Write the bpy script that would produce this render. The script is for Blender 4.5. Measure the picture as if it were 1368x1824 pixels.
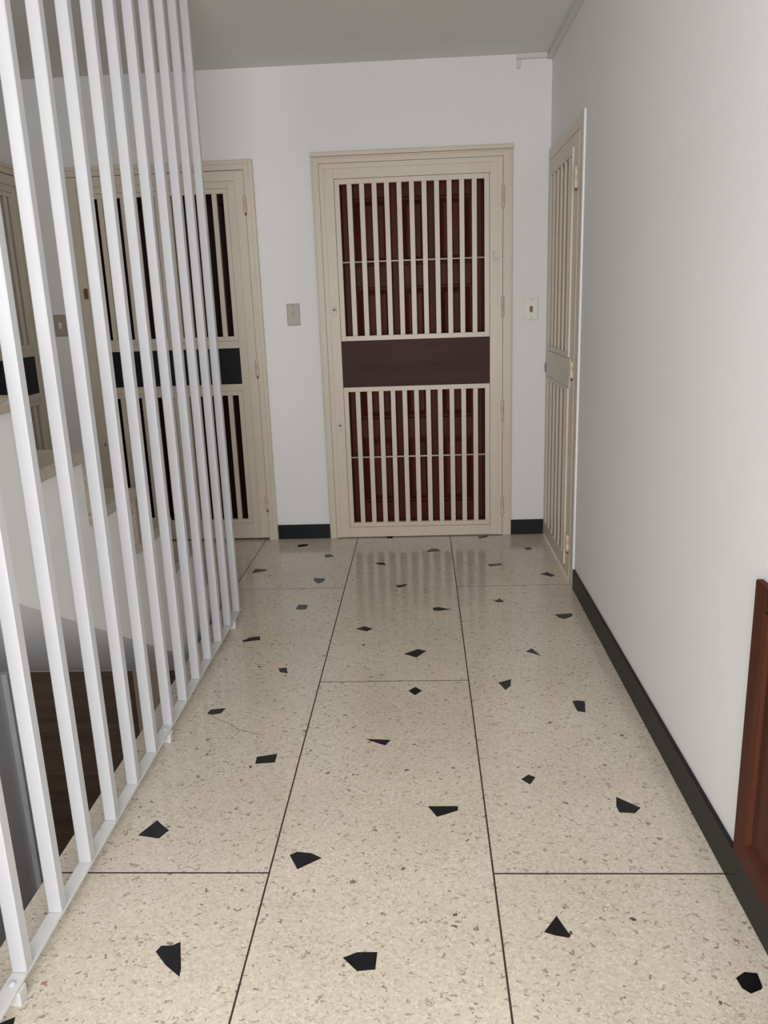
import bpy, bmesh, math, random
from mathutils import Matrix, Vector

for o in list(bpy.data.objects):
    bpy.data.objects.remove(o, do_unlink=True)
scene = bpy.context.scene
col = scene.collection
PI = math.pi

# ------------------------------------------------------------------ camera
HC = 1.42
cam_data = bpy.data.cameras.new('camera')
cam = bpy.data.objects.new('camera', cam_data)
col.objects.link(cam)
cam_data.sensor_fit = 'VERTICAL'
cam_data.sensor_height = 36.0
cam_data.sensor_width = 27.0
cam_data.lens = 28.094
cam_data.clip_start = 0.02
R_ = Vector((0.998441, 0.043845, -0.034542))
U_ = Vector((0.022379, 0.252483, 0.967342))
F_ = Vector((-0.051135, 0.966607, -0.251108))
cam.matrix_world = Matrix(((R_.x, U_.x, -F_.x, 0), (R_.y, U_.y, -F_.y, 0), (R_.z, U_.z, -F_.z, HC), (0, 0, 0, 1)))
scene.camera = cam

# ------------------------------------------------------------------ light
world = bpy.data.worlds.new('world')
scene.world = world
world.use_nodes = True
bg = world.node_tree.nodes['Background']
bg.inputs['Color'].default_value = (0.80, 0.89, 1.0, 1)
bg.inputs['Strength'].default_value = 1.2

def area(name, loc, rot, sx, sy, power, color):
    l = bpy.data.lights.new(name, 'AREA')
    l.shape = 'RECTANGLE'
    l.size, l.size_y = sx, sy
    l.energy = power
    l.color = color
    o = bpy.data.objects.new(name, l)
    col.objects.link(o)
    o.location = loc
    o.rotation_euler = rot
    return o

# daylight through the wide opening at the hall's rear end, behind the photographer (an area light faces its own -Z)
area('rear_opening_daylight', (-0.12, -0.78, 1.28), (math.radians(90), 0, 0), 1.60, 1.86, 68, (0.99, 0.99, 0.995))
# daylight through the stair window, high up behind and to the left
area('stair_window_daylight', (-1.65, -0.78, 2.05), (math.radians(90), 0, 0), 0.9, 0.9, 14, (1.0, 0.98, 0.955))

scene.view_settings.view_transform = 'Standard'
scene.view_settings.look = 'None'
scene.view_settings.gamma = 1.0
scene.view_settings.use_curve_mapping = False
scene.view_settings.exposure = 0.08

# ------------------------------------------------------------------ dimensions of the place (metres)
D = 4.85          # back wall
XR = 0.745        # right wall surface
XL = -2.27        # left wall of the stairwell
H = 2.71          # ceiling
ZL = -1.9         # lower landing
YB = -0.7         # rear wall, behind the photographer
XE = -1.0115      # edge of the hall floor at the stairwell

# ------------------------------------------------------------------ materials
def nt(name):
    m = bpy.data.materials.new(name)
    m.use_nodes = True
    t = m.node_tree
    return m, t, t.nodes['Principled BSDF']

def link(t, a, b):
    t.links.new(a, b)

def coords(t, kind='Object', scale=(1, 1, 1)):
    mp = t.nodes.new('ShaderNodeMapping')
    mp.inputs['Scale'].default_value = scale
    if kind == 'World':
        g = t.nodes.new('ShaderNodeNewGeometry')
        link(t, g.outputs['Position'], mp.inputs['Vector'])
    else:
        g = t.nodes.new('ShaderNodeTexCoord')
        link(t, g.outputs['Object'], mp.inputs['Vector'])
    return mp.outputs['Vector']

def noise(t, vec, scale, detail=3.0, rough=0.5):
    n = t.nodes.new('ShaderNodeTexNoise')
    n.inputs['Scale'].default_value = scale
    n.inputs['Detail'].default_value = detail
    n.inputs['Roughness'].default_value = rough
    link(t, vec, n.inputs['Vector'])
    return n.outputs['Fac']

def voronoi(t, vec, scale, rnd=1.0):
    n = t.nodes.new('ShaderNodeTexVoronoi')
    n.inputs['Scale'].default_value = scale
    n.inputs['Randomness'].default_value = rnd
    link(t, vec, n.inputs['Vector'])
    return n

def ramp(t, fac, stops):
    r = t.nodes.new('ShaderNodeValToRGB')
    e = r.color_ramp.elements
    e[0].position, e[0].color = stops[0][0], (*stops[0][1], 1)
    e[1].position, e[1].color = stops[-1][0], (*stops[-1][1], 1)
    for p, c in stops[1:-1]:
        k = e.new(p)
        k.color = (*c, 1)
    link(t, fac, r.inputs['Fac'])
    return r.outputs['Color']

def mixc(t, fac, a, b, mode='MIX'):
    m = t.nodes.new('ShaderNodeMix')
    m.data_type = 'RGBA'
    m.blend_type = mode
    for s, v in ((0, fac), (6, a), (7, b)):
        if isinstance(v, (int, float)):
            m.inputs[s].default_value = v
        elif isinstance(v, tuple):
            m.inputs[s].default_value = (*v, 1)
        else:
            link(t, v, m.inputs[s])
    return m.outputs[2]

def math_(t, op, a, b=None):
    m = t.nodes.new('ShaderNodeMath')
    m.operation = op
    for i, v in enumerate((a, b)):
        if v is None:
            continue
        if isinstance(v, (int, float)):
            m.inputs[i].default_value = v
        else:
            link(t, v, m.inputs[i])
    return m.outputs[0]

def bump(t, bs, height, strength, dist):
    b = t.nodes.new('ShaderNodeBump')
    b.inputs['Strength'].default_value = strength
    b.inputs['Distance'].default_value = dist
    link(t, height, b.inputs['Height'])
    link(t, b.outputs['Normal'], bs.inputs['Normal'])

def paint(name, c, rough, var=0.04, nscale=2.5, bstr=0.12, bscale=90, dirt=None, spec=0.5):
    m, t, bs = nt(name)
    v = coords(t, 'World')
    lo = tuple(x * (1 - var) for x in c)
    cc = ramp(t, noise(t, v, nscale, 4), [(0.3, lo), (0.7, c)])
    if dirt:
        f = math_(t, 'MULTIPLY', ramp(t, noise(t, v, dirt[1], 6, 0.65), [(0.60, (0, 0, 0)), (0.72, (1, 1, 1))]), dirt[2])
        cc = mixc(t, f, cc, dirt[0])
    link(t, cc, bs.inputs['Base Color'])
    bs.inputs['Roughness'].default_value = rough
    bs.inputs['Specular IOR Level'].default_value = spec
    bump(t, bs, noise(t, v, bscale, 3), bstr, 0.002)
    return m

M = {}
M['wall'] = paint('white_wall_paint', (0.80, 0.80, 0.795), 0.6, 0.03, 1.6, 0.15, 60)
M['ceiling'] = paint('white_ceiling_paint', (0.76, 0.74, 0.71), 0.8, 0.04, 1.2, 0.2, 40)
M['cream'] = paint('cream_gloss_paint', (0.67, 0.585, 0.475), 0.36, 0.05, 6, 0.08, 50)
M['cream_shade'] = paint('cream_paint_in_shade', (0.42, 0.34, 0.255), 0.45, 0.05, 6, 0.08, 50)  # cream darkened: the shade in the gaps between bars is put into the colour
M['bars'] = paint('white_gloss_paint', (0.545, 0.545, 0.56), 0.38, 0.03, 5, 0.10, 70)
M['rail'] = paint('worn_white_paint', (0.66, 0.65, 0.64), 0.45, 0.10, 9, 0.15, 60, ((0.42, 0.40, 0.37), 14.0, 0.6))
M['duct'] = paint('duct_plastic', (0.66, 0.65, 0.63), 0.5, 0.03)
M['black_tile'] = paint('black_skirting_tile', (0.013, 0.013, 0.014), 0.42, 0.2, 12, 0.08, 60, None, 0.2)
M['chip'] = paint('black_stone', (0.011, 0.011, 0.013), 0.25, 0.5, 40, 0.05, 90, None, 0.35)
M['chip_grey'] = paint('grey_black_stone', (0.050, 0.050, 0.053), 0.25, 0.6, 40, 0.05, 90)
M['joint'] = paint('brown_joint_filler', (0.052, 0.027, 0.019), 0.7, 0.2, 20)
M['dark_plate'] = paint('black_door_plate', (0.013, 0.013, 0.015), 0.45, 0.15, 20, 0.12, 90, None, 0.15)
M['steel'] = paint('dull_steel', (0.32, 0.31, 0.30), 0.4, 0.1, 20)
M['steel'].node_tree.nodes['Principled BSDF'].inputs['Metallic'].default_value = 0.7
M['keyhole'] = paint('keyhole_dark', (0.03, 0.025, 0.02), 0.5, 0.1, 20)
M['hinge'] = paint('hinge_cream', (0.64, 0.55, 0.445), 0.36, 0.05, 20, 0.08, 50, ((0.30, 0.14, 0.06), 30.0, 0.55))
M['rust'] = paint('rust_brown', (0.20, 0.10, 0.055), 0.7, 0.3, 40)
M['switch_ivory'] = paint('ivory_plastic', (0.80, 0.77, 0.69), 0.35, 0.02)
M['switch_green'] = paint('aged_green_grey_plastic', (0.42, 0.41, 0.345), 0.4, 0.03)
M['switch_shaded'] = paint('shaded_switch_plastic', (0.40, 0.34, 0.27), 0.4, 0.03)  # brownish tone carries the shade behind the bar screen in its colour
M['toggle_brown'] = paint('brown_plastic', (0.20, 0.13, 0.09), 0.4, 0.1)
M['screw'] = paint('screw_head', (0.16, 0.14, 0.12), 0.5, 0.1)
M['grey_paint'] = paint('grey_stairwell_paint', (0.50, 0.49, 0.51), 0.5, 0.05, 2)
M['trim_grey'] = paint('light_grey_strip', (0.85, 0.84, 0.85), 0.4, 0.1, 8)

def wood(name, a, b, rough, axis='z', grain=1.0):
    m, t, bs = nt(name)
    sc = (26, 26, 1.2) if axis == 'z' else ((1.2, 26, 26) if axis == 'x' else (26, 1.2, 26))
    v = coords(t, 'World', sc)
    n1 = noise(t, v, 1.0, 5, 0.6)
    n2 = noise(t, coords(t, 'World'), 3.0, 3)
    f = math_(t, 'ADD', math_(t, 'MULTIPLY', n1, 0.75), math_(t, 'MULTIPLY', n2, 0.25))
    link(t, ramp(t, f, [(0.32, a), (0.68, b)]), bs.inputs['Base Color'])
    bs.inputs['Roughness'].default_value = rough
    bs.inputs['Specular IOR Level'].default_value = 0.10
    bump(t, bs, n1, 0.08 * grain, 0.001)
    return m
M['mahogany'] = wood('mahogany_door', (0.072, 0.0145, 0.0085), (0.130, 0.030, 0.017), 0.42)
M['dark_wood'] = wood('dark_red_wood_door', (0.022, 0.009, 0.008), (0.042, 0.016, 0.013), 0.30)
M['plate_wood'] = wood('brown_wood_plate', (0.055, 0.032, 0.029), (0.085, 0.050, 0.044), 0.65, 'x')
M['panel_wood'] = wood('reddish_brown_panel', (0.052, 0.0155, 0.0085), (0.084, 0.0255, 0.0145), 0.5)
M['brown_tile'] = wood('dark_brown_wall', (0.095, 0.060, 0.044), (0.165, 0.108, 0.078), 0.40, 'x')
M['tan_wall'] = paint('tan_wall_paint', (0.44, 0.33, 0.25), 0.6, 0.1, 6)

def terrazzo(name, tint=(1, 1, 1), rough=0.20, fleck=1.0):
    m, t, bs = nt(name)
    v = coords(t, 'World')
    # warp so that the chips are angular but not round
    vn = voronoi(t, v, 170)
    sep = t.nodes.new('ShaderNodeSeparateColor')
    link(t, vn.outputs['Color'], sep.inputs['Color'])
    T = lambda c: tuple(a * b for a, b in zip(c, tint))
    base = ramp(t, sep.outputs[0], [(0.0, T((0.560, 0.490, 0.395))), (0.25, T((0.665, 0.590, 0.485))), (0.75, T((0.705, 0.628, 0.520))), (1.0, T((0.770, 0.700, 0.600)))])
    big = ramp(t, noise(t, v, 2.2, 5, 0.6), [(0.30, (0.88, 0.87, 0.85)), (0.70, (1.0, 1.0, 1.0))])
    base = mixc(t, 1.0, base, big, 'MULTIPLY')
    fine = ramp(t, noise(t, v, 320, 2, 0.7), [(0.30, (0.88, 0.86, 0.84)), (0.62, (1.03, 1.03, 1.03))])
    base = mixc(t, 1.0, base, fine, 'MULTIPLY')
    # bent coordinates, so that the flecks come out as irregular slivers
    nz = t.nodes.new('ShaderNodeTexNoise')
    nz.inputs['Scale'].default_value = 75
    nz.inputs['Detail'].default_value = 1
    link(t, v, nz.inputs['Vector'])
    vm = t.nodes.new('ShaderNodeVectorMath')
    vm.operation = 'MULTIPLY_ADD'
    vm.inputs[1].default_value = (0.030, 0.030, 0.0)
    link(t, nz.outputs['Color'], vm.inputs[0])
    link(t, v, vm.inputs[2])
    def flecks(scale, thr, radius, c, strength, rot=0.0, an=1.0):
        nonlocal base
        mp = t.nodes.new('ShaderNodeMapping')
        mp.inputs['Rotation'].default_value = (0, 0, rot)
        mp.inputs['Scale'].default_value = (1.0, an, 1.0)
        link(t, vm.outputs[0], mp.inputs['Vector'])
        vo = voronoi(t, mp.outputs['Vector'], scale)
        s = t.nodes.new('ShaderNodeSeparateColor')
        link(t, vo.outputs['Color'], s.inputs['Color'])
        pick = math_(t, 'GREATER_THAN', s.outputs[1], thr)
        rad = math_(t, 'MULTIPLY', s.outputs[2], radius)
        inside = math_(t, 'LESS_THAN', vo.outputs['Distance'], rad)
        k = math_(t, 'ADD', math_(t, 'MULTIPLY', s.outputs[0], 0.6 * strength), 0.4 * strength)
        f = math_(t, 'MULTIPLY', math_(t, 'MULTIPLY', pick, inside), k)
        base = mixc(t, f, base, c)
    flecks(95, 0.84, 0.55, (0.20, 0.150, 0.11), 0.85 * fleck, 0.4, 1.6)
    flecks(80, 0.88, 0.55, (0.25, 0.185, 0.13), 0.80 * fleck, 2.1, 2.0)
    flecks(42, 0.955, 0.30, (0.060, 0.045, 0.036), 0.95 * fleck, 1.2, 1.3)
    flecks(110, 0.76, 0.55, (0.74, 0.69, 0.61), 0.6, 0.9, 1.4)
    flecks(24, 0.985, 0.22, (0.27, 0.12, 0.05), 0.8 * fleck)
    link(t, base, bs.inputs['Base Color'])
    rr = math_(t, 'ADD', math_(t, 'MULTIPLY', noise(t, v, 6, 4), 0.10), rough - 0.05)
    link(t, rr, bs.inputs['Roughness'])
    bump(t, bs, noise(t, v, 120, 2), 0.03, 0.0006)
    return m
M['terrazzo'] = terrazzo('beige_terrazzo', (1, 1, 1), 0.135)
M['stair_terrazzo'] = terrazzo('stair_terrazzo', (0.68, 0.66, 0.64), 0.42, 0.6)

# ------------------------------------------------------------------ builders
_cache = {}
def link_obj(name, me, parent=None, loc=(0, 0, 0)):
    o = bpy.data.objects.new(name, me)
    col.objects.link(o)
    o.location = loc
    if parent is not None:
        o.parent = parent
    return o

def bm_box(bm, b, bev=0.0):
    x0, x1, y0, y1, z0, z1 = b
    r = bmesh.ops.create_cube(bm, size=1.0, matrix=Matrix.Translation(((x0 + x1) / 2, (y0 + y1) / 2, (z0 + z1) / 2)) @ Matrix.Diagonal((x1 - x0, y1 - y0, z1 - z0, 1)))
    if bev > 0:
        vs = set(r['verts'])
        es = [e for e in bm.edges if e.verts[0] in vs and e.verts[1] in vs]
        bmesh.ops.bevel(bm, geom=es, offset=min(bev, 0.45 * min(x1 - x0, y1 - y0, z1 - z0)), segments=1, affect='EDGES')

def finish(bm, name, mat, smooth=False):
    me = bpy.data.meshes.new(name)
    bmesh.ops.recalc_face_normals(bm, faces=bm.faces)
    bm.to_mesh(me)
    bm.free()
    me.materials.append(M[mat])
    if smooth:
        me.polygons.foreach_set('use_smooth', [True] * len(me.polygons))
    return me

def box(name, b, mat, parent=None, bev=0.0015):
    """one box, its mesh shared between boxes of equal size and material"""
    x0, x1, y0, y1, z0, z1 = b
    key = (round(x1 - x0, 4), round(y1 - y0, 4), round(z1 - z0, 4), mat, bev)
    if key not in _cache:
        hx, hy, hz = key[0] / 2, key[1] / 2, key[2] / 2
        bm = bmesh.new()
        bm_box(bm, (-hx, hx, -hy, hy, -hz, hz), bev)
        _cache[key] = finish(bm, name, mat)
    return link_obj(name, _cache[key], parent, ((x0 + x1) / 2, (y0 + y1) / 2, (z0 + z1) / 2))

def boxes(name, bl, mat, parent=None, bev=0.0):
    """several boxes welded into one body"""
    bm = bmesh.new()
    for b in bl:
        bm_box(bm, b, bev)
    return link_obj(name, finish(bm, name, mat), parent)

def ring(x0, x1, z0, z1, w, y0, y1):
    """a rectangular frame of width w in the xz plane, as four non-overlapping boxes"""
    return [(x0, x0 + w, y0, y1, z0, z1), (x1 - w, x1, y0, y1, z0, z1), (x0 + w, x1 - w, y0, y1, z1 - w, z1), (x0 + w, x1 - w, y0, y1, z0, z0 + w)]

def lathe(name, prof, mat, parent=None, loc=(0, 0, 0), axis='z', seg=16):
    key = (tuple(prof), mat, axis, seg)
    if key not in _cache:
        bm = bmesh.new()
        rings = []
        for r, z in prof:
            rings.append([bm.verts.new((r * math.cos(2 * PI * k / seg), r * math.sin(2 * PI * k / seg), z)) for k in range(seg)])
        for a, b in zip(rings, rings[1:]):
            for k in range(seg):
                bm.faces.new((a[k], a[(k + 1) % seg], b[(k + 1) % seg], b[k]))
        bm.faces.new(rings[0][::-1])
        bm.faces.new(rings[-1])
        if axis == 'x':
            bmesh.ops.rotate(bm, verts=bm.verts, cent=(0, 0, 0), matrix=Matrix.Rotation(PI / 2, 3, 'Y'))
        if axis == 'y':
            bmesh.ops.rotate(bm, verts=bm.verts, cent=(0, 0, 0), matrix=Matrix.Rotation(PI / 2, 3, 'X'))
        _cache[key] = finish(bm, name, mat, True)
    return link_obj(name, _cache[key], parent, loc)

def prism(name, pts, z0, z1, mat, parent=None, bev=0.0):
    """a polygon in xy, extruded from z0 to z1"""
    bm = bmesh.new()
    lo = [bm.verts.new((x, y, z0)) for x, y in pts]
    hi = [bm.verts.new((x, y, z1)) for x, y in pts]
    bm.faces.new(lo[::-1])
    bm.faces.new(hi)
    n = len(pts)
    for k in range(n):
        bm.faces.new((lo[k], lo[(k + 1) % n], hi[(k + 1) % n], hi[k]))
    return link_obj(name, finish(bm, name, mat), parent)

def prism_x(name, yz, x0, x1, mat, parent=None):
    """a polygon in yz, extruded along x"""
    bm = bmesh.new()
    a = [bm.verts.new((x0, y, z)) for y, z in yz]
    b = [bm.verts.new((x1, y, z)) for y, z in yz]
    bm.faces.new(a)
    bm.faces.new(b[::-1])
    n = len(yz)
    for k in range(n):
        bm.faces.new((a[k], b[k], b[(k + 1) % n], a[(k + 1) % n]))
    bm.normal_update()
    bmesh.ops.triangulate(bm, faces=[f for f in bm.faces if len(f.verts) > 4], ngon_method='EAR_CLIP')
    return link_obj(name, finish(bm, name, mat), parent)

def tag(o, label, cat=None, kind=None, group=None):
    o['label'] = label
    if cat:
        o['category'] = cat
    if kind:
        o['kind'] = kind
    if group:
        o['group'] = group
    return o

def thing(name, label, cat, loc=(0, 0, 0), rotz=0.0, kind=None, group=None):
    o = bpy.data.objects.new(name, None)
    o.empty_display_size = 0.1
    col.objects.link(o)
    o.location = loc
    o.rotation_euler = (0, 0, rotz)
    return tag(o, label, cat, kind, group)

# ------------------------------------------------------------------ the setting: floor
floor = boxes('floor', [(XE, XR, YB, 5.2, -0.20, -0.0008), (XL, XE, 3.82, 5.2, -0.20, -0.0008)], 'joint')
tag(floor, 'beige terrazzo hall floor with black stone chips and thin brown joints', 'floor', 'structure')
J = 0.0024   # half a joint
XA, XB = -0.4256, 0.1546
SLABS = [(XE, XA, YB, -0.39), (XE, XA, -0.39, 1.760), (XE, XA, 1.760, 3.915), (XE, XA, 3.915, 5.2),
         (XA, XB, YB, 0.700), (XA, XB, 0.700, 2.845), (XA, XB, 2.845, 4.995), (XA, XB, 4.995, 5.2),
         (XB, XR, YB, -0.39), (XB, XR, -0.39, 1.758), (XB, XR, 1.758, 3.907), (XB, XR, 3.907, 5.2),
         (-1.597, XE, 3.82, 5.2), (XL, -1.597, 3.82, 5.2)]
slab_objs = []
for x0, x1, y0, y1 in SLABS:
    xa = x0 if abs(x0 - XE) < 1e-6 and y1 < 3.95 else x0 + J
    s = boxes('terrazzo_slab', [(xa, x1 - J, y0 + J * 1.35, y1 - J * 1.35, -0.0007, 0.0)], 'terrazzo', floor)
    slab_objs.append(((x0, x1, y0, y1), s))

def slab_at(x, y):
    for (x0, x1, y0, y1), s in slab_objs:
        if x0 <= x <= x1 and y0 <= y <= y1:
            return s
    return floor

CHIPS = [
    [(-0.793, 4.698), (-0.768, 4.714), (-0.724, 4.717), (-0.727, 4.675), (-0.777, 4.655)],
    [(-0.601, 4.493), (-0.565, 4.496), (-0.536, 4.455), (-0.584, 4.431)],
    [(-0.971, 4.185), (-0.963, 4.254), (-0.895, 4.24), (-0.895, 4.215), (-0.96, 4.179)],
    [(-0.61, 4.074), (-0.545, 4.07), (-0.545, 4.024), (-0.571, 3.985), (-0.599, 4.022)],
    [(-0.639, 3.625), (-0.633, 3.683), (-0.585, 3.676), (-0.586, 3.619), (-0.616, 3.613)],
    [(-0.82, 3.254), (-0.789, 3.291), (-0.752, 3.299), (-0.741, 3.258), (-0.817, 3.238)],
    [(-0.611, 2.969), (-0.578, 2.976), (-0.565, 2.923), (-0.598, 2.934)],
    [(-0.809, 2.608), (-0.802, 2.632), (-0.749, 2.641), (-0.758, 2.603), (-0.787, 2.593), (-0.807, 2.6)],
    [(-0.248, 4.846), (-0.194, 4.862), (-0.21, 4.811), (-0.237, 4.807)],
    [(0.006, 4.526), (0.039, 4.576), (0.073, 4.556), (0.089, 4.521), (0.012, 4.503)],
    [(-0.292, 4.322), (-0.239, 4.324), (-0.224, 4.272), (-0.274, 4.29)],
    [(-0.162, 3.937), (-0.098, 3.956), (-0.112, 3.921), (-0.149, 3.901)],
    [(0.026, 3.611), (0.05, 3.621), (0.115, 3.589), (0.065, 3.572), (0.031, 3.574)],
    [(-0.327, 3.368), (-0.287, 3.397), (-0.247, 3.365), (-0.274, 3.337)],
    [(-0.101, 3.093), (-0.043, 3.138), (-0.007, 3.119), (-0.049, 3.055)],
    [(-0.078, 2.761), (-0.051, 2.793), (-0.026, 2.76), (-0.053, 2.726)],
    [(0.323, 4.804), (0.396, 4.831), (0.38, 4.781), (0.334, 4.759)],
    [(0.581, 4.55), (0.616, 4.559), (0.627, 4.519), (0.592, 4.504)],
    [(0.343, 4.258), (0.419, 4.269), (0.42, 4.238), (0.35, 4.217)],
    [(0.603, 4.077), (0.648, 4.103), (0.682, 4.049), (0.659, 4.028)],
    [(0.327, 3.689), (0.358, 3.719), (0.378, 3.675), (0.346, 3.669)],
    [(0.592, 3.503), (0.676, 3.513), (0.666, 3.475), (0.626, 3.446), (0.603, 3.464)],
    [(0.407, 3.1), (0.436, 3.131), (0.463, 3.056)],
    [(0.267, 2.821), (0.319, 2.849), (0.31, 2.792), (0.288, 2.76)],
    [(0.52, 2.668), (0.541, 2.673), (0.565, 2.665), (0.551, 2.584), (0.524, 2.594)],
    [(-0.216, 2.417), (-0.132, 2.41), (-0.149, 2.376), (-0.166, 2.384)],
    [(-0.565, 2.27), (-0.568, 2.311), (-0.503, 2.329), (-0.503, 2.277)],
    [(-0.011, 2.042), (0.077, 2.042), (0.076, 2.021), (0.015, 1.992)],
    [(-0.383, 1.829), (-0.364, 1.842), (-0.325, 1.836), (-0.295, 1.817), (-0.354, 1.773)],
    [(-0.207, 1.482), (-0.176, 1.498), (-0.13, 1.499), (-0.132, 1.45), (-0.172, 1.445)],
    [(0.276, 2.176), (0.301, 2.201), (0.321, 2.186), (0.299, 2.148)],
    [(0.541, 2.084), (0.598, 2.031), (0.576, 2.006), (0.533, 2.01), (0.531, 2.039)],
    [(0.254, 1.561), (0.291, 1.612), (0.313, 1.549), (0.307, 1.544), (0.278, 1.551)],
    [(0.642, 1.434), (0.666, 1.45), (0.692, 1.447), (0.689, 1.412), (0.684, 1.405), (0.658, 1.394), (0.645, 1.407)],
    [(-0.826, 1.912), (-0.793, 1.98), (-0.772, 1.959), (-0.744, 1.934), (-0.762, 1.898)],
    [(-0.64, 1.496), (-0.633, 1.514), (-0.607, 1.515), (-0.591, 1.526), (-0.567, 1.449), (-0.564, 1.426), (-0.605, 1.458)],
    [(-0.917, 1.295), (-0.905, 1.306), (-0.882, 1.32), (-0.875, 1.295), (-0.89, 1.279)],
]
CRACK = [(-0.801, 2.594), (-0.749, 2.552), (-0.73, 2.54), (-0.702, 2.524), (-0.667, 2.485), (-0.635, 2.473), (-0.609, 2.461), (-0.571, 2.446)]

for i, pts in enumerate(CHIPS):
    cx = sum(q[0] for q in pts) / len(pts)
    cy = sum(q[1] for q in pts) / len(pts)
    prism('black_chip', pts, -0.0006, 0.0004, 'chip', slab_at(cx, cy))

def strip(name, pts, w, z, mat, parent):
    bm = bmesh.new()
    L, R = [], []
    for k, (x, y) in enumerate(pts):
        a = pts[max(0, k - 1)]
        b = pts[min(len(pts) - 1, k + 1)]
        d = Vector((b[0] - a[0], b[1] - a[1])).normalized()
        ww = w * (0.4 + 0.6 * math.sin(PI * (k + 0.5) / len(pts)))
        L.append((bm.verts.new((x - d.y * ww, y + d.x * ww, z)), bm.verts.new((x - d.y * ww, y + d.x * ww, z - 0.0015))))
        R.append((bm.verts.new((x + d.y * ww, y - d.x * ww, z)), bm.verts.new((x + d.y * ww, y - d.x * ww, z - 0.0015))))
    for k in range(len(pts) - 1):
        bm.faces.new((L[k][0], R[k][0], R[k + 1][0], L[k + 1][0]))
        bm.faces.new((L[k][0], L[k + 1][0], L[k + 1][1], L[k][1]))
        bm.faces.new((R[k][0], R[k][1], R[k + 1][1], R[k + 1][0]))
    return link_obj(name, finish(bm, name, mat), parent)
strip('crack', CRACK, 0.0009, 0.0003, 'joint', slab_at(-0.7, 2.5))

# ------------------------------------------------------------------ walls and ceiling
# door openings: centre and left in the back wall, one in each side wall
CX0, CX1, CZ = -0.558, 0.479, 2.20
LX0, LX1, LZ = -2.020, -0.987, 2.186
RY0, RY1, RZ = 3.955, 4.815, 2.165
SY0, SY1, SZ = 3.740, 4.775, 2.186
wall_back = boxes('wall_back', [
    (XL, LX0, D, D + 0.2, -0.2, H), (LX0, LX1, D, D + 0.2, LZ, H), (LX1, CX0, D, D + 0.2, -0.2, H),
    (CX0, CX1, D, D + 0.2, CZ, H), (CX1, XR, D, D + 0.2, -0.2, H)], 'wall')
tag(wall_back, 'white painted wall at the end of the hall, with two barred doors', 'wall', 'structure')
wall_right = boxes('wall_right', [
    (XR, XR + 0.2, YB, RY0, -0.2, H), (XR, XR + 0.2, RY0, RY1, RZ, H), (XR, XR + 0.2, RY1, D + 0.2, -0.2, H)], 'wall')
tag(wall_right, 'long white painted wall along the hall above a black skirting', 'wall', 'structure')
wall_left = boxes('wall_left', [
    (XL - 0.2, XL, YB, SY0, ZL, H), (XL - 0.2, XL, SY0, SY1, SZ, H), (XL - 0.2, XL, SY1, D + 0.2, ZL, H), (XL - 0.2, XL, SY0, SY1, ZL, 0.0)], 'wall')
tag(wall_left, 'white stairwell wall behind the white bar screen', 'wall', 'structure')
ceiling = boxes('ceiling', [(XL - 0.2, XR + 0.2, YB - 0.2, D + 0.2, H, H + 0.2)], 'ceiling')
tag(ceiling, 'plain off-white ceiling above the hall and stairs', 'ceiling', 'structure')
# rear wall with a wide window opening, behind the photographer
wall_rear = boxes('wall_rear', [
    (XL - 0.2, -2.1, YB - 0.2, YB, ZL, H), (-2.1, -1.2, YB - 0.2, YB, ZL, 1.60), (-2.1, -1.2, YB - 0.2, YB, 2.50, H), (-1.2, -0.92, YB - 0.2, YB, ZL, H),
    (-0.92, 0.68, YB - 0.2, YB, ZL, 0.35), (-0.92, 0.68, YB - 0.2, YB, 2.21, H), (0.68, XR + 0.2, YB - 0.2, YB, ZL, H)], 'wall')
tag(wall_rear, 'white wall with two window openings behind the viewer', 'wall', 'structure')
# stairwell below the hall floor
wall_lower = boxes('wall_lower', [(XL, XE, 3.87, 4.0, ZL, -0.2)], 'brown_tile')
tag(wall_lower, 'dark brown wall under the stairs, seen between the lower bars', 'wall', 'structure')
pier = boxes('pier', [(-1.577, -1.390, 3.845, 3.87, ZL, -0.41)], 'tan_wall', wall_lower)
beam = boxes('beam', [(XL, XE, 3.82, 3.87, -0.41, -0.003)], 'wall', wall_lower)
wall_under_hall = boxes('wall_under_hall', [(XE, XE + 0.1, YB, 3.87, ZL, -0.2)], 'wall')
tag(wall_under_hall, 'wall below the edge of the hall floor, in the stairwell', 'wall', 'structure')
floor_lower = boxes('floor_lower', [(XL, XE, YB, 4.0, ZL - 0.1, ZL)], 'brown_tile')
tag(floor_lower, 'dark brown lower stair landing far below the bars', 'floor', 'structure')
grey_strip = box('trim_1', (XL, XL + 0.03, 3.80, 3.868, ZL, -0.412), 'trim_grey')
tag(grey_strip, 'pale grey vertical strip in the corner of the dark stairwell', 'trim', 'structure')

# skirtings
bb = [('baseboard_back', (LX1 + 0.057, CX0 - 0.043, D - 0.012, D, 0.0, 0.091), 'black skirting tile between the two barred doors of the end wall'),
      ('baseboard_back', (CX1 + 0.056, XR - 0.012, D - 0.012, D, 0.0, 0.093), 'short black skirting tile in the far corner by the cream side door')]
for n, b, l in bb:
    tag(box(n, b, 'black_tile', None, 0.002), l, 'baseboard', 'structure')
bbr = boxes('baseboard_right', [(XR - 0.012, XR, YB, 3.845, 0.0, 0.103)], 'black_tile', None, 0.002)
tag(bbr, 'long black skirting running along the foot of the white side wall', 'baseboard', 'structure')

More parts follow.
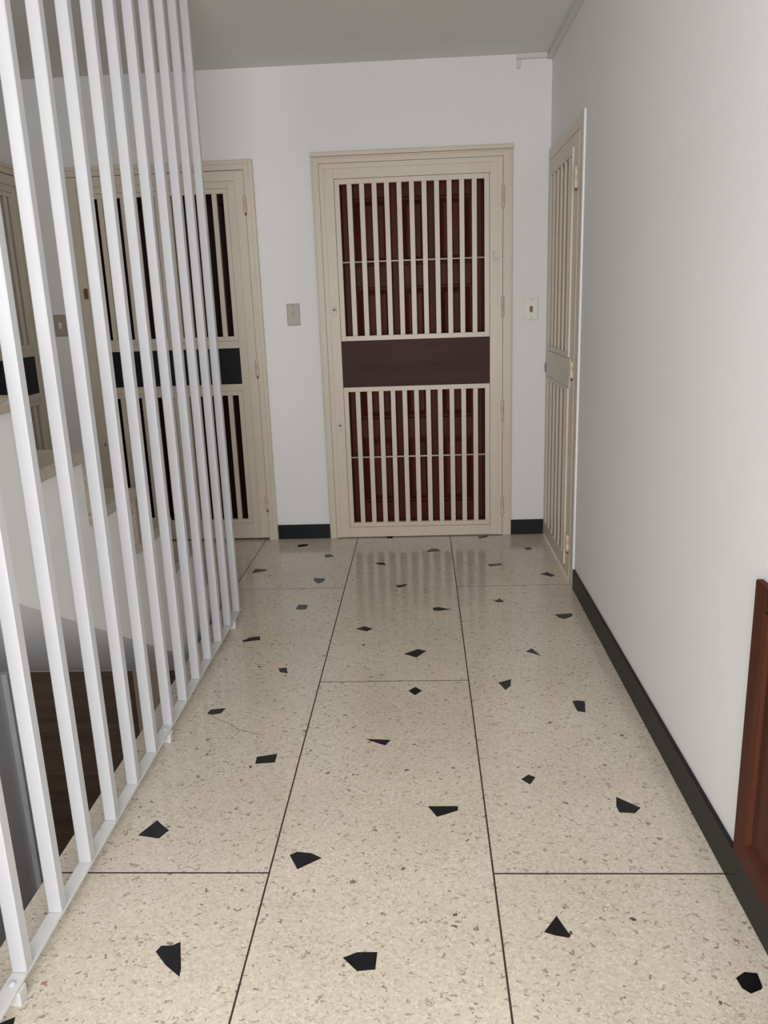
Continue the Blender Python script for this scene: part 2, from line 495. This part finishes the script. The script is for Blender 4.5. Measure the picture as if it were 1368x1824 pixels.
# ------------------------------------------------------------------ doors
def hinge(door, x, y, z0, z1, rusty=False):
    h = (z1 - z0) / 2
    r = 0.0095
    prof = [(0.0015, -h), (r * 0.7, -h + 0.003), (r, -h + 0.008), (r, -0.003), (r * 0.72, -0.002), (r * 0.72, 0.002), (r, 0.003), (r, h - 0.008), (r * 0.7, h - 0.003), (0.0015, h)]
    prof = [(round(a, 4), round(b, 4)) for a, b in prof]
    o = lathe('hinge', prof, 'hinge', door, (x, y, (z0 + z1) / 2), 'z', 12)
    if rusty:
        lathe('pin', [(0.004, -0.006), (0.0065, -0.003), (0.0065, 0.003), (0.004, 0.006)], 'rust', o, (0, 0, -h - 0.004), 'z', 10)
    return o

def lock(door, x, y, z, mat='cream'):
    # oval escutcheon: two stacked flattened discs drawn as one outline
    bm = bmesh.new()
    n = 20
    for (k0, k1, yy0, yy1) in ((1.0, 0.86, 0.0, -0.004),):
        lo, hi, inn = [], [], []
        for k in range(n):
            a = 2 * PI * k / n
            lo.append(bm.verts.new((0.015 * math.cos(a), yy0, 0.030 * math.sin(a))))
            hi.append(bm.verts.new((0.013 * math.cos(a), yy1, 0.027 * math.sin(a))))
            inn.append(bm.verts.new((0.0095 * math.cos(a), yy1, 0.021 * math.sin(a))))
        mid = [bm.verts.new((0.009 * math.cos(2 * PI * k / n), yy1 + 0.002, 0.020 * math.sin(2 * PI * k / n))) for k in range(n)]
        for k in range(n):
            j = (k + 1) % n
            bm.faces.new((lo[k], lo[j], hi[j], hi[k]))
            bm.faces.new((hi[k], hi[j], inn[j], inn[k]))
            bm.faces.new((inn[k], inn[j], mid[j], mid[k]))
        bm.faces.new(mid)
    o = link_obj('lock', finish(bm, 'lock', mat), door, (x, y, z))
    lathe('cylinder', [(0.0075, 0.0), (0.0075, 0.003), (0.006, 0.0042)], 'steel', o, (0, -0.0015, 0.006), 'y', 14)
    box('keyhole', (-0.0018, 0.0018, -0.0066, -0.0055, -0.001, 0.012), 'keyhole', o, 0)
    return o

def grille(door, name, x0, x1, z0, z1, fw, nop, bw, yf, yb, rod_z=None, fwz=None):
    """frame outer x0..x1, z0..z1, frame width fw; nop openings; bars bw wide"""
    g = boxes(name, ring(x0, x1, z0, z1, fw, yf, yb), 'cream', door, 0.0012)
    a, b = x0 + fw, x1 - fw
    op = (b - a - (nop - 1) * bw) / nop
    for k in range(1, nop):
        xx = a + k * op + (k - 1) * bw
        box('bar', (xx, xx + bw, yf + 0.001, yb - 0.002, z0 + fw, z1 - fw), 'cream', g, 0.0012)
    if rod_z is not None:
        lathe('rod', [(0.0048, a - 0.004), (0.0048, b + 0.004)], 'cream', g, (0, yb - 0.004, rod_z), 'x', 10)
    return g

def casing(door, w0, w1, wt, W, HH, yf, lip=0.012):
    """wall casing: left width w0, right width w1, top width wt, with a raised outer lip"""
    b = [(0, w0, yf, 0.02, 0, HH), (W - w1, W, yf, 0.02, 0, HH), (w0, W - w1, yf, 0.02, HH - wt, HH)]
    b += [(0.002, lip, yf - 0.006, yf, 0, HH - 0.002), (W - lip, W - 0.002, yf - 0.006, yf, 0, HH - 0.002), (lip, W - lip, yf - 0.006, yf, HH - lip, HH - 0.002)]
    return boxes('casing', b, 'cream', door, 0.001)

# --- centre door of the end wall
dc = thing('door_1', 'cream barred security door with brown plate, facing down the hall', 'door', (-0.599, D, 0), 0, 'structure')
W, HH = 1.1325, 2.236
casing(dc, 0.041, 0.0535, 0.036, W, HH, -0.018, 0.010)
boxes('cap_strip', [(-0.002, W + 0.003, -0.030, 0.0, HH, HH + 0.022)], 'cream', dc, 0.002)
lx0, lx1 = 0.043, 1.0765
leaf = boxes('leaf', [(lx0, 0.125, -0.022, 0.022, 0.006, 2.197), (1.003, lx1, -0.022, 0.022, 0.006, 2.197),
                      (0.125, 1.003, -0.022, 0.022, 2.116, 2.197), (0.125, 1.003, -0.022, 0.022, 0.006, 0.070)], 'cream', dc, 0.0015)
boxes('overlap_flange', ring(lx0, lx1, 0.006, 2.197, 0.027, -0.027, -0.0215)[:3], 'cream', dc, 0.001)
grille(dc, 'upper_grille', 0.1265, 1.0015, 1.217, 2.1145, 0.028, 12, 0.028, -0.020, 0.008, 1.664)
grille(dc, 'lower_grille', 0.1265, 1.0015, 0.0715, 0.944, 0.0275, 12, 0.028, -0.020, 0.008, 0.511)
box('plate', (0.1265, 1.0015, -0.018, -0.006, 0.9455, 1.2155), 'plate_wood', dc, 0.001)['label'] = 'dark brown wood-grained plate across the middle of the door'
for z0, z1 in ((1.921, 2.051), (1.321, 1.446), (0.713, 0.842), (0.121, 0.248)):
    hinge(dc, 1.0765, -0.028, z0, z1)
lock(dc, 0.094, -0.0225, 1.393)
lock(dc, 0.096, -0.0225, 0.710)
bm = bmesh.new()
bm_box(bm, (-0.012, -0.005, -0.006, 0.0, -0.020, 0.024), 0.001)
bm_box(bm, (-0.012, 0.012, -0.016, -0.0061, -0.026, -0.0185), 0.001)
link_obj('hook', finish(bm, 'hook', 'steel'), dc, (1.034, -0.022, 1.672))
# --- mahogany door behind it
dw = thing('door_2', 'panelled reddish brown wooden door behind the cream bars of the end door', 'door', (-0.558, D + 0.10, 0), 0, 'structure')
WW, WH = 1.037, 2.2
box('slab', (0.0, WW, 0.03, 0.07, 0.002, WH), 'mahogany', dw, 0)
for xa, xb in ((0.0, 0.10), (WW - 0.10, WW)):
    # rounded jamb moulding
    bm = bmesh.new()
    bmesh.ops.create_cone(bm, cap_ends=True, segments=20, radius1=(xb - xa) / 2, radius2=(xb - xa) / 2, depth=WH - 0.004)
    bmesh.ops.scale(bm, verts=bm.verts, vec=(1, 0.55, 1))
    link_obj('jamb', finish(bm, 'jamb', 'mahogany', True), dw, ((xa + xb) / 2, 0.026, WH / 2))
stx = [(0.112, 0.170), (0.395, 0.450), (0.610, 0.665), (0.870, 0.925)]
rails = [(0.01, 0.20), (0.615, 0.735), (1.52, 1.645), (2.02, 2.14)]
for a, b in stx:
    box('stile', (a, b, -0.002, 0.031, 0.008, 2.14), 'mahogany', dw, 0.004)
for (a, b), (c, d) in zip(stx, stx[1:]):
    for z0, z1 in rails:
        box('crossrail', (b, c, -0.001, 0.031, z0, z1), 'mahogany', dw, 0.004)
    for (z0, z1), (z2, z3) in zip(rails, rails[1:]):
        bm = bmesh.new()
        g = 0.012
        xs = (b + g, c - g); zs = (z1 + g, z2 - g); e = 0.030
        o_ = [bm.verts.new((x, 0.0305, z)) for x, z in ((xs[0], zs[0]), (xs[1], zs[0]), (xs[1], zs[1]), (xs[0], zs[1]))]
        i_ = [bm.verts.new((x, 0.010, z)) for x, z in ((xs[0] + e, zs[0] + e), (xs[1] - e, zs[0] + e), (xs[1] - e, zs[1] - e), (xs[0] + e, zs[1] - e))]
        for k in range(4):
            bm.faces.new((o_[k], o_[(k + 1) % 4], i_[(k + 1) % 4], i_[k]))
        bm.faces.new(i_)
        link_obj('raised_panel', finish(bm, 'raised_panel', 'mahogany'), dw)

# --- doors like the one behind the bar screen
def screen_door(name, label, loc, rotz, plate, locks=True):
    d = thing(name, label, 'door', loc, rotz, 'structure')
    W, HH = 1.142, 2.241
    casing(d, 0.054, 0.054, 0.053, W, HH, -0.020, 0.022)
    a, b = 0.056, W - 0.056
    z0, z1 = 0.013, 2.184
    w1 = 0.056                                         # outer flange
    boxes('leaf', [(a, a + 0.100, -0.008, 0.03, z0, z1), (b - 0.100, b, -0.008, 0.03, z0, z1),
                   (a + 0.100, b - 0.100, -0.008, 0.03, 2.094, z1), (a + 0.100, b - 0.100, -0.008, 0.03, z0, 0.106),
                   (a + 0.100, b - 0.100, -0.008, 0.03, 1.198, 1.240), (a + 0.100, b - 0.100, -0.008, 0.03, 0.945, 0.984)], 'cream', d, 0.001)
    boxes('overlap_flange', ring(a, b, z0, z1, 0.052, -0.016, -0.0085), 'cream', d, 0.001)
    grille(d, 'upper_grille', a + 0.101, b - 0.101, 1.241, 2.093, 0.026, 12, 0.028, -0.006, 0.020)
    grille(d, 'lower_grille', a + 0.101, b - 0.101, 0.107, 0.944, 0.028, 12, 0.028, -0.006, 0.020)
    box('plate', (a + 0.100, b - 0.100, -0.004, 0.006, 0.985, 1.197), plate, d, 0)
    for h0, h1 in ((1.953, 2.053), (1.027, 1.127), (0.195, 0.290)):
        hinge(d, b + 0.001, -0.024, h0, h1, True)
    if locks:
        lock(d, a + 0.047, -0.0165, 0.631)
        box('latch', (a + 0.030, a + 0.052, -0.026, -0.0165, 1.512, 1.572), 'rust', d, 0.002)
    return d
dl = screen_door('door_3', 'cream barred security door with black plate behind the white bar screen', (-2.0745, D, 0), 0, 'dark_plate')
d3 = thing('door_4', 'dark wooden door behind the cream bars and black plate door', 'door', (LX0, D + 0.08, 0), 0, 'structure')
box('slab', (0.0, LX1 - LX0, 0.03, 0.07, 0.0, LZ), 'dark_wood', d3, 0)
for a, b in ((0.0, 0.13), (0.46, 0.57), (0.903, 1.033)):
    box('stile', (a, b, 0.005, 0.029, 0.004, LZ - 0.004), 'dark_wood', d3, 0.004)
for z0, z1 in ((0.005, 0.22), (0.90, 1.05), (2.02, 2.18)):
    for a, b in ((0.13, 0.46), (0.57, 0.903)):
        box('crossrail', (a, b, 0.006, 0.029, z0, z1), 'dark_wood', d3, 0.004)
dsl = screen_door('door_5', 'cream barred side door with black plate, cut by the leftmost bars', (XL, 3.686, 0), PI / 2, 'dark_plate', False)
bk = thing('door_6', 'brown wooden door behind the bars of the side door above the stairs', 'door', (XL - 0.08, SY0, 0), PI / 2, 'structure')
box('slab', (0.0, SY1 - SY0, 0.03, 0.07, 0.0, SZ), 'dark_wood', bk, 0)
for a, b in ((0.0, 0.13), (0.905, 1.035)):
    box('stile', (a, b, 0.005, 0.029, 0.004, SZ - 0.004), 'dark_wood', bk, 0.004)

# --- cream door in the right wall
dr = thing('door_7', 'all-cream barred door with cream plate set in the long white side wall', 'door', (XR, 4.845, 0), -PI / 2, 'structure')
W, HH = 0.985, 2.222
boxes('casing', [(0, 0.028, -0.010, 0.02, 0, HH), (0.892, W - 0.014, -0.008, 0.02, 0, HH), (0.028, 0.892, -0.008, 0.02, 2.162, HH)], 'cream', dr, 0.001)
boxes('plaster_edge', [(W - 0.014, W + 0.002, -0.0095, 0.0, 0, HH)], 'wall', dr, 0.002)
a, b = 0.031, 0.889
boxes('leaf', [(a, 0.068, -0.010, 0.03, 0.012, 2.158), (0.778, b, -0.010, 0.03, 0.012, 2.158), (0.068, 0.778, -0.010, 0.03, 2.100, 2.158), (0.068, 0.778, -0.010, 0.03, 0.012, 0.070)], 'cream', dr, 0.0015)
boxes('overlap_flange', [(0.755, 0.778, -0.020, -0.0105, 1.135, 2.100), (0.755, 0.778, -0.020, -0.0105, 0.06, 0.985)], 'cream', dr, 0.001)
grille(dr, 'upper_grille', 0.069, 0.777, 1.131, 2.099, 0.026, 6, 0.030, -0.014, 0.000)
grille(dr, 'lower_grille', 0.069, 0.777, 0.071, 0.985, 0.022, 6, 0.030, -0.014, 0.000)
box('plate', (0.069, 0.800, -0.016, -0.004, 0.987, 1.1295), 'cream', dr, 0.001)
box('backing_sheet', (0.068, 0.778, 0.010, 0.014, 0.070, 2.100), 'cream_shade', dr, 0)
for h0, h1 in ((1.905, 2.005), (1.040, 1.125), (0.160, 0.250)):
    hinge(dr, 0.889, -0.020, h0, h1, True)
lock(dr, 0.046, -0.0165, 1.03, 'steel')

# ------------------------------------------------------------------ staircase going up behind the bar screen
stairs = thing('staircase', 'white plastered staircase with beige terrazzo treads behind the white bars', 'staircase', (-1.05, 3.785, 0))
rise, run = 0.2045, 0.354
SW = XL + 1.05 + 0.004                                         # local x of the far side
prof = [(0.0, 0.0)]
for k in range(7):
    prof.append((-run * k, rise * (k + 1) - 0.036))
    if k < 6:
        prof.append((-run * (k + 1), rise * (k + 1) - 0.036))
top = (-run * 6 - 1.2, rise * 7 - 0.036)
prof.append(top)
prof.append((top[0], top[1] - 0.20))
slope = rise / run
zs = lambda yl: (0.06 - slope * (yl + 3.785 - 3.01))   # underside of the flight
yk = -(top[1] - 0.20 - zs(0)) / slope
prof.append((yk, top[1] - 0.20))
prof.append((0.034, zs(0.034)))
prof.append((0.034, -0.0035))
prof.append((0.0, -0.0035))
body = prism_x('flight', prof, SW, 0.0, 'wall', stairs)
for k in range(7):
    y1 = -run * k + 0.022
    y0 = -run * (k + 1) + 0.000 if k < 6 else top[0]
    zt = rise * (k + 1)
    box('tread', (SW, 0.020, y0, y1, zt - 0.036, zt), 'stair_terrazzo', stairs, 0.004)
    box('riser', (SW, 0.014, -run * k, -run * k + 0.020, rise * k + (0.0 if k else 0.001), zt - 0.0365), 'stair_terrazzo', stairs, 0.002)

# ------------------------------------------------------------------ white bar screen
scr = thing('bar_screen', 'floor-to-ceiling screen of white square bars along the stairwell edge', 'bar screen', (-0.903, 3.50, 0))
ZR = 0.042
bx0, bx1 = -0.0165, 0.0165
pitch = 0.1757
NB = 16
yend = -pitch * (NB - 1) - 0.1
box('bottom_rail', (bx0 - 0.001, bx1 + 0.001, yend, 0.034, ZR - 0.008, ZR), 'rail', scr, 0.001)
box('top_rail', (bx0 - 0.001, bx1 + 0.001, yend, 0.034, H - 0.008, H - 0.001), 'rail', scr, 0.001)
for k in range(NB):
    y = -pitch * k
    box('bar', (bx0, bx1, y, y + 0.031, ZR, H - 0.008), 'bars', scr, 0.0025)
for y in (-0.10, -1.085, -2.14):
    f = box('foot', (-0.010, 0.022, y - 0.016, y + 0.016, 0.0, ZR - 0.0083), 'rail', scr, 0.002)
    lathe('bolt', [(0.0085, 0.0), (0.0085, 0.003), (0.005, 0.0065), (0.001, 0.0072)], 'bars', f, (-0.006, 0, ZR - (ZR - 0.0083) / 2), 'z', 12)

# ------------------------------------------------------------------ small things on the walls
def switch(label, x0, x1, z0, z1, plate, toggle, up=True):
    cx = (x0 + x1) / 2
    s = thing('light_switch', label, 'light switch', (cx, D, z0), 0, None, 'wall switches')
    w, h = (x1 - x0) / 2, z1 - z0
    bm = bmesh.new()
    o_ = [bm.verts.new(v) for v in ((-w, 0, 0), (w, 0, 0), (w, 0, h), (-w, 0, h))]
    m_ = [bm.verts.new(v) for v in ((-w, -0.003, 0), (w, -0.003, 0), (w, -0.003, h), (-w, -0.003, h))]
    e = 0.004
    i_ = [bm.verts.new(v) for v in ((-w + e, -0.007, e), (w - e, -0.007, e), (w - e, -0.007, h - e), (-w + e, -0.007, h - e))]
    for A, B in ((o_, m_), (m_, i_)):
        for k in range(4):
            bm.faces.new((A[k], A[(k + 1) % 4], B[(k + 1) % 4], B[k]))
    bm.faces.new(i_)
    bm.faces.new(o_[::-1])
    link_obj('plate', finish(bm, 'plate', plate), s)
    t_ = box('toggle', (-0.009, 0.009, -0.010, -0.0065, h / 2 - 0.017, h / 2 + 0.017), toggle, s, 0.001)
    box('lever', (-0.0045, 0.0045, -0.014, -0.0015, (0.001 if up else -0.012), (0.012 if up else -0.001)), toggle, t_, 0.001)
    for zz in (0.011, h - 0.011):
        lathe('screw', [(0.0030, 0.0), (0.0030, 0.0012), (0.0018, 0.0018)], 'screw', s, (0, -0.0068, zz), 'y', 10)
    return s
switch('aged green-grey light switch between the two end wall doors', -0.790, -0.712, 1.317, 1.444, 'switch_green', 'switch_green')
switch('clean ivory light switch with brown toggle beside the cream side door', 0.606, 0.685, 1.302, 1.428, 'switch_ivory', 'toggle_brown')
switch('light switch with shade put into its tan colour, seen between the white bars above the stairs', -2.203, -2.126, 1.300, 1.428, 'switch_shaded', 'switch_ivory')

# cable duct under the ceiling
cd = thing('cable_duct', 'thin grey cable duct along the ceiling edge of the side wall', 'cable duct', (XR, D, H - 0.034))
box('run', (-0.026, 0.0, YB - D, -0.001, 0.0, 0.0335), 'duct', cd, 0.002)
box('cross_piece', (-0.192, -0.0265, -0.020, 0.0, 0.006, 0.0335), 'duct', cd, 0.002)
box('drop_piece', (-0.192, -0.172, -0.014, 0.0, -0.040, 0.0055), 'duct', cd, 0.002)

# wooden access panel low on the right wall, standing on the skirting
ap = thing('access_panel', 'reddish brown framed wooden panel low on the white side wall', 'wooden panel', (XR, 1.71, 0.1035), -PI / 2)
PW, PH = 0.80, 0.700
boxes('frame', ring(0.0, PW, 0.0, PH, 0.055, -0.016, 0.0), 'panel_wood', ap, 0.002)
bm = bmesh.new()
fr = [(0.055, 0.055), (PW - 0.055, 0.055), (PW - 0.055, PH - 0.055), (0.055, PH - 0.055)]
lv = [(0.0, -0.016), (0.010, -0.012), (0.016, -0.004), (0.034, -0.004), (0.046, -0.008)]
rings = []
for inset, yy in lv:
    sx = [(1, 1), (-1, 1), (-1, -1), (1, -1)]
    rings.append([bm.verts.new((x + inset * s[0], yy, z + inset * s[1])) for (x, z), s in zip(fr, sx)])
for A, B in zip(rings, rings[1:]):
    for k in range(4):
        bm.faces.new((A[k], A[(k + 1) % 4], B[(k + 1) % 4], B[k]))
bm.faces.new(rings[-1])
link_obj('inset_panel', finish(bm, 'inset_panel', 'panel_wood'), ap)
